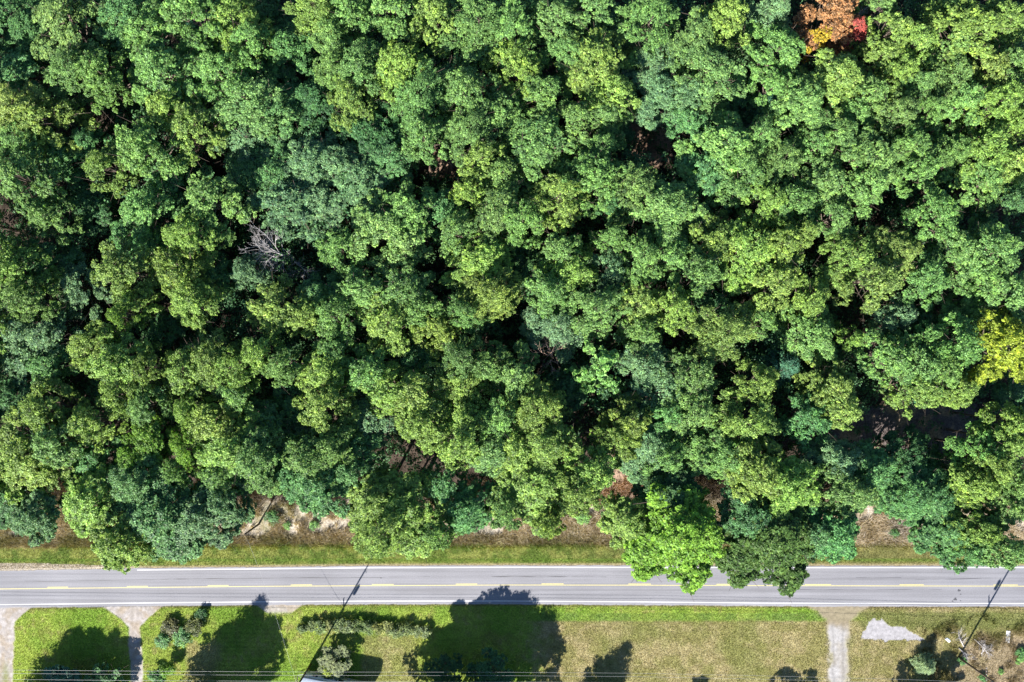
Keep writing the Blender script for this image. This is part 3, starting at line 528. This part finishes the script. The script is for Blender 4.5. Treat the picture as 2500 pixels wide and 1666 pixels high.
# ------------------------------------------------------------------ undergrowth, grass, weeds
def undergrowth():
    rs = np.random.default_rng(50); n = 24000
    x = rs.uniform(-112, 112, n); y = rs.uniform(-34, 84, n); px = 1250+x*S; py = 833-y*S
    d = fbm(x, y, 9, 70); keep = (d > .2)
    for poly in ([(1545, 240), (1665, 230), (1650, 400), (1560, 430)], [(1990, 1030), (2120, 970), (2380, 970), (2380, 1080), (2050, 1100)], [(1050, 330), (1110, 330), (1110, 430), (1050, 440)],
                 [(1490, 1120), (1600, 1120), (1580, 1240), (1440, 1300)], [(590, 1170), (720, 1170), (720, 1260), (560, 1260)]):
        keep &= ~inpoly(px, py, poly) | (rs.random(n) < .12)
    keep &= (y > YN+6)
    x, y = x[keep], y[keep]; m = len(x); z = rs.uniform(.2, 1, m)*(2.5+8*ss(.35, .6, fbm(x, y, 9, 70)))+.3
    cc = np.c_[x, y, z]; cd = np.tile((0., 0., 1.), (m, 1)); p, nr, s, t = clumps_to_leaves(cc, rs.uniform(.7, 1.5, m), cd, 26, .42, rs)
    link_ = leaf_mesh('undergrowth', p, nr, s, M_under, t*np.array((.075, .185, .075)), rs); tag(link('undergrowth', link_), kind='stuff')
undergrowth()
def blades(name, n, xr, yr, hgt, wid, keepf, seed, tint=1.0, lean=.5):
    rs = np.random.default_rng(seed); x = rs.uniform(*xr, n); y = rs.uniform(*yr, n); c, k = plan(x[None], y[None]); c = c[0]; k = k[0]
    px = 1250+x*S; py = 833-y*S; m = keepf(px, py, k, rs, x, y); x, y, c = x[m], y[m], c[m]; n = len(x)
    h = hgt*rs.uniform(.5, 1.5, n); a = rs.random(n)*6.28; wx, wy = np.cos(a)*wid*.5, np.sin(a)*wid*.5; lx, ly = rs.normal(size=n)*lean*h, rs.normal(size=n)*lean*h
    V = np.stack([np.c_[x-wx, y-wy, 0*x], np.c_[x+wx, y+wy, 0*x], np.c_[x+lx, y+ly, h]], 1).reshape(-1, 3); F = np.arange(3*n).reshape(n, 3)
    b = rs.uniform(.65, 1.4, n)[:, None]*tint; dry = rs.random(n) < .06; c = np.where(dry[:, None], np.array((.36, .30, .15)), c); tag(link(name, mesh_np(name, V, F, M_blade, np.repeat(c*b, 3, 0))), kind='stuff')
def on_lawn(px, py, k, rs, x, y): return ((k == 1) | ((k == 0) & (py > 1328))) & ((py > yB(px)+9) | (py < yT(px)-9)) & (px > -120) & (px < 2620)
blades('grass', 480000, (-108, 108), (-70, -38.6), .17, .07, on_lawn, 61, 1.1, .7)
def on_weeds(px, py, k, rs, x, y): return (py > 1165) & (py < 1338+(fbm(x, y, 3, 90)-.5)*10) & (fbm(x, y, 2.5, 91)+.25*ss(1300, 1315, py) > .44)
blades('dry_weeds', 330000, (-108, 108), (-40, -26), .8, .09, on_weeds, 62, 1.15, .5)
def on_right(px, py, k, rs, x, y): return (k == 1) & (px > 2250) & (py > 1500) & (fbm(x, y, 2.5, 92) > .56)
blades('dry_twigs', 45000, (-108, 108), (-40, -26), 1.0, .045, on_weeds, 64, 1.35, .9)
blades('dry_weeds', 60000, (70, 108), (-68, -50), .45, .08, on_right, 63, .8, .5)
# ------------------------------------------------------------------ utility poles and wires
def pole(px, py, h, label, tr, arm=True):
    x, y, _ = P(px, py); e = empty('utility_pole', (x, y, 0)); tag(e, label, 'utility pole', 'utility poles by the road')
    MB().tube([(0, 0, 0), (0, 0, h*.5), (0, 0, h)], [.2, .165, .125], 12).build('pole', M_pole, e, True)
    if arm:
        b = MB(); b.box((0, .55, h-3.6-2.4), (.11, 2.4, .13)); b.build('crossarm', M_pole, e)
        b = MB(); b.tube([(0, 0, h-.6), (.75, .35, h-1.25)], [.05, .05], 6).tube([(0, 0, h-.3), (0, .05, h+.35)], [.06, .03], 8); b.build('top_bracket', M_steel, e, True)
        for yy in (-.5, .5, 1.1, 1.65):
            i = MB(); i.tube([(0, yy, h-6+.06), (0, yy, h-6+.14), (0, yy, h-6+.2)], [.03, .055, .025], 8); i.build('insulator', M_white, e, True)
    if tr:
        t = MB(); a = tr; t.tube([(a[0], a[1], a[2]-.65), (a[0], a[1], a[2]-.6), (a[0], a[1], a[2]+.5), (a[0], a[1], a[2]+.58), (a[0], a[1], a[2]+.6)], [.2, .27, .27, .22, .05], 16)
        t.build('transformer', M_steel, e, True); t = MB(); t.tube([(0, 0, a[2]), (a[0], a[1], a[2])], .05, 6).tube([(a[0], a[1]+.1, a[2]+.6), (a[0], a[1]+.1, a[2]+.85)], [.05, .03], 6); t.build('transformer_bracket', M_steel, e, True)
    return e
pole(759, 1622, 14.2, 'tall dark wooden pole with transformer by the camper, left of centre', (.48, -.05, 10.8))
pole(2340, 1605, 13.6, 'tall dark wooden pole leaning out of the lower right corner', (-.5, .1, 10.4))
pole(632, 1280, 7.0, 'short dark wooden pole on the dry verge across the road', None, False)
def wire(name, pts, rad, mat, label, sag=0, grp=None):
    out = []
    for i in range(len(pts)-1):
        a, b = Vector(pts[i]), Vector(pts[i+1])
        for k in range(10):
            t = k/10; p = a.lerp(b, t); p.z -= sag*4*t*(1-t); out.append(p)
    out.append(Vector(pts[-1])); o = MB().tube(out, rad, 5).build(name, mat, None, True); tag(o, label, 'wire', grp); return o
zz = 8.2
for dy, dz, l in ((0, 0, 'upper thin pale wire crossing the bottom of the lawn'), (8.3, 0, 'middle thin pale wire crossing the bottom of the lawn'), (23, -.5, 'lowest thin pale wire, at the very bottom edge')):
    pts = [P(px, py+dy, zz+dz) for px, py in ((-500, 1630), (0, 1636), (350, 1639), (759, 1641), (1240, 1641.6), (1550, 1644), (1850, 1650), (2200, 1659), (2400, 1667), (2800, 1690))]
    wire('overhead_wire', pts, .016, M_wire, l, 0, 'overhead wires along the poles')
a = P(759, 1622); b = P(632, 1280)
wire('service_wire', [(a[0], a[1], 8.3), (b[0], b[1], 6.7)], .014, M_wire, 'thin service wire from the tall left pole over the road to the short pole', .9)
# ------------------------------------------------------------------ camper, mailbox, slab, brush
def camper():
    x, y, _ = P(824, 1664); e = empty('camper_trailer', (x, y, 0), R_(-11)); tag(e, 'long white camper with blue-grey roof at the bottom edge, under the small tree', 'camper')
    Lh, W, Hh = 6.4, 2.7, 3.3
    def ring(s, z): 
        pts = []
        for (cx, cy, a0) in ((Lh-.6, W/2-.5, 0), (-Lh+.6, W/2-.5, 90), (-Lh+.6, -W/2+.5, 180), (Lh-.6, -W/2+.5, 270)):
            for k in range(5):
                a = R_(a0+k*22.5); pts.append(((cx+.6*math.cos(a))*s, (cy+.5*math.sin(a))*s, z))
        return pts
    def loft(rs):
        m = MB(); n = len(rs[0])
        for r in rs: m.v += [Vector(p) for p in r]
        for i in range(len(rs)-1):
            for j in range(n): m.f.append((i*n+j, i*n+(j+1) % n, (i+1)*n+(j+1) % n, (i+1)*n+j))
        m.f.append(tuple(range(n))[::-1]); m.f.append(tuple((len(rs)-1)*n+j for j in range(n))); return m
    loft([ring(1, .55), ring(1, Hh-.3)]).build('body', M_white, e, True)
    loft([ring(1.004, Hh-.3), ring(.99, Hh-.12), ring(.95, Hh)]).build('roof', M_roof, e, True)
    rf = [q for q in e.children if q.name.startswith('roof')][0]
    r = MB(); r.box((-1.5, 0, Hh+.1), (.7, .7, .18)); r.build('roof_vent', M_white, rf, bevel=.04); r = MB(); r.box((2.2, 0, Hh+.16), (1.0, .8, .3)); r.build('air_conditioner', M_white, rf, bevel=.06)
    for xx in (-4, -1.8, 1, 3.6): g = MB(); g.box((xx, W/2+.01, 2.1), (1.0, .03, .6)); g.build('window', M_glass, e)
    g = MB(); g.box((2.3, W/2+.012, 1.6), (.65, .03, 1.8)); g.build('door', M_roof, e)
    for s in (-1, 1):
        for xx in (-.6, .4):
            t = MB(); t.tube([(xx, s*1.2-.12, .36), (xx, s*1.2+.12, .36)], .36, 16); t.build('wheel', M_dwire, e, True)
    t = MB(); t.tube([(-Lh, .5, .55), (-Lh-1.2, 0, .5), (-Lh, -.5, .55)], .05, 6); t.build('hitch', M_steel, e)
camper()
def mailbox():
    x, y, _ = P(2304, 1556); e = empty('mailbox', (x, y, 0), R_(-40)); tag(e, 'small white and pale blue box on a post beside the brush pile', 'mailbox')
    MB().box((0, 0, .5), (.1, .1, 1.0)).build('post', M_pole, e)
    b = MB(); b.box((0, 0, 1.2), (1.0, .5, .4)); b.build('box', M_white, e, bevel=.12); b = MB(); b.box((.0, .27, 1.2), (.7, .03, .3)); b.build('side_panel', plain('pale_blue', (.25, .45, .62), .4), e)
    b = MB(); b.box((.62, -.05, 1.02), (.35, .08, .06)); b.build('flag', M_orange, e)
mailbox()
x, y, _ = P(2460, 1555); e = MB().box((0, 0, .06), (.78, 2.35, .1)).build('concrete_slab', M_white, None, bevel=.03); e.location = (x, y, 0); e.rotation_euler = (0, R_(0), R_(-6)); tag(e, 'narrow white slab lying on dry grass near the right edge', 'slab')
def brush(px, py, rz, label, seed, L0=3.2):
    rs = random.Random(seed); x, y, _ = P(px, py); e = empty('fallen_branch', (x, y, 0), rz); tag(e, label, 'branch', 'dead branches piled at the foot of the right pole'); m = MB(); t = MB()
    m.tube([(0, 0, .1), (L0*.5, .15, .3), (L0, 0, .35)], [.1, .08, .04], 6)
    for i in range(16):
        a = rs.uniform(.1, 1)*L0; s = rs.choice((-1, 1)); p = Vector((a, 0, .3)); q = p+Vector((rs.uniform(.3, 1.1), s*rs.uniform(.3, 1.3), rs.uniform(-.1, .6))); t.tube([p, q], [.035, .015], 4, False)
        for _ in range(2): t.tube([p.lerp(q, .6), q+Vector((rs.gauss(0, .4), rs.gauss(0, .4), rs.gauss(0, .2)))], [.02, .01], 4, False)
    m.build('limb', M_dead, e, True); t.build('twigs', M_dead, e)
brush(2352, 1578, R_(115), 'pale dead branch pointing to the road at the left of the brush pile', 1, 3)
brush(2340, 1582, R_(-50), 'pale dead branch low in the middle of the brush pile', 2, 2.6)
brush(2378, 1560, R_(-48), 'pale curved dead branch on the right side of the brush pile', 3, 3.8)
brush(2395, 1596, R_(60), 'short dead branch at the right end of the brush pile', 4, 1.8)
# ------------------------------------------------------------------ labels of the forest trees, from what stands next to them
LM = [('the orange maple', 2030, 60), ('the silver leafless tree', 690, 612), ('the brown clearing', 1590, 320), ('the golden crown', 2455, 850), ('the mint green tree', 1460, 900),
      ('the overhanging maple', 1650, 1290), ('the overhanging oak', 1870, 1300), ('the purple-brown clearing', 2150, 1040), ('the short pole', 640, 1250), ('the top left corner', 60, 40),
      ('the left edge middle', 30, 640), ('the grey snag', 2290, 118), ('the blue-green pine', 1905, 890), ('the light teal pine', 2296, 606), ('the brown opening', 1075, 370), ('the top edge left middle', 800, 40),
      ('the black gap, upper left', 250, 260), ('the roadside at far left', 60, 1290), ('the white roadside gap', 2190, 1290), ('the top edge right middle', 1450, 30), ('the pole shadow tip', 900, 1370)]
SEC = ['right', 'upper right', 'above', 'upper left', 'left', 'lower left', 'below', 'lower right']
bk = {}
for e in forest:
    px, py = e['px'], e['py']; j = min(range(len(LM)), key=lambda q: (LM[q][1]-px)**2+(LM[q][2]-py)**2); dx, dy = px-LM[j][1], LM[j][2]-py
    bk.setdefault((j, int(round(math.atan2(dy, dx)/(math.pi/4))) % 8), []).append((dx*dx+dy*dy, e.name, e))
tn = {k: np.array(v) for k, v in TONE.items() if k in 'yYgbdtXo'}
for (j, s), lst in bk.items():
    lst.sort()
    for i, (_, _, e) in enumerate(lst):
        c = np.array(e.children[0].color[:3]); k = min(tn, key=lambda q: np.linalg.norm(np.log(tn[q]/c)))
        sc_ = SEC[s]; tag(e, '%s tree, %s one %s %s' % (WORD[k], ORD[i], sc_ if sc_ in ('above', 'below') else 'to the '+sc_+' of', LM[j][0]), 'tree', 'broadleaf trees of the forest')
for o in list(C.objects):
    for k in ('px', 'py'):
        if k in o.keys(): del o[k]
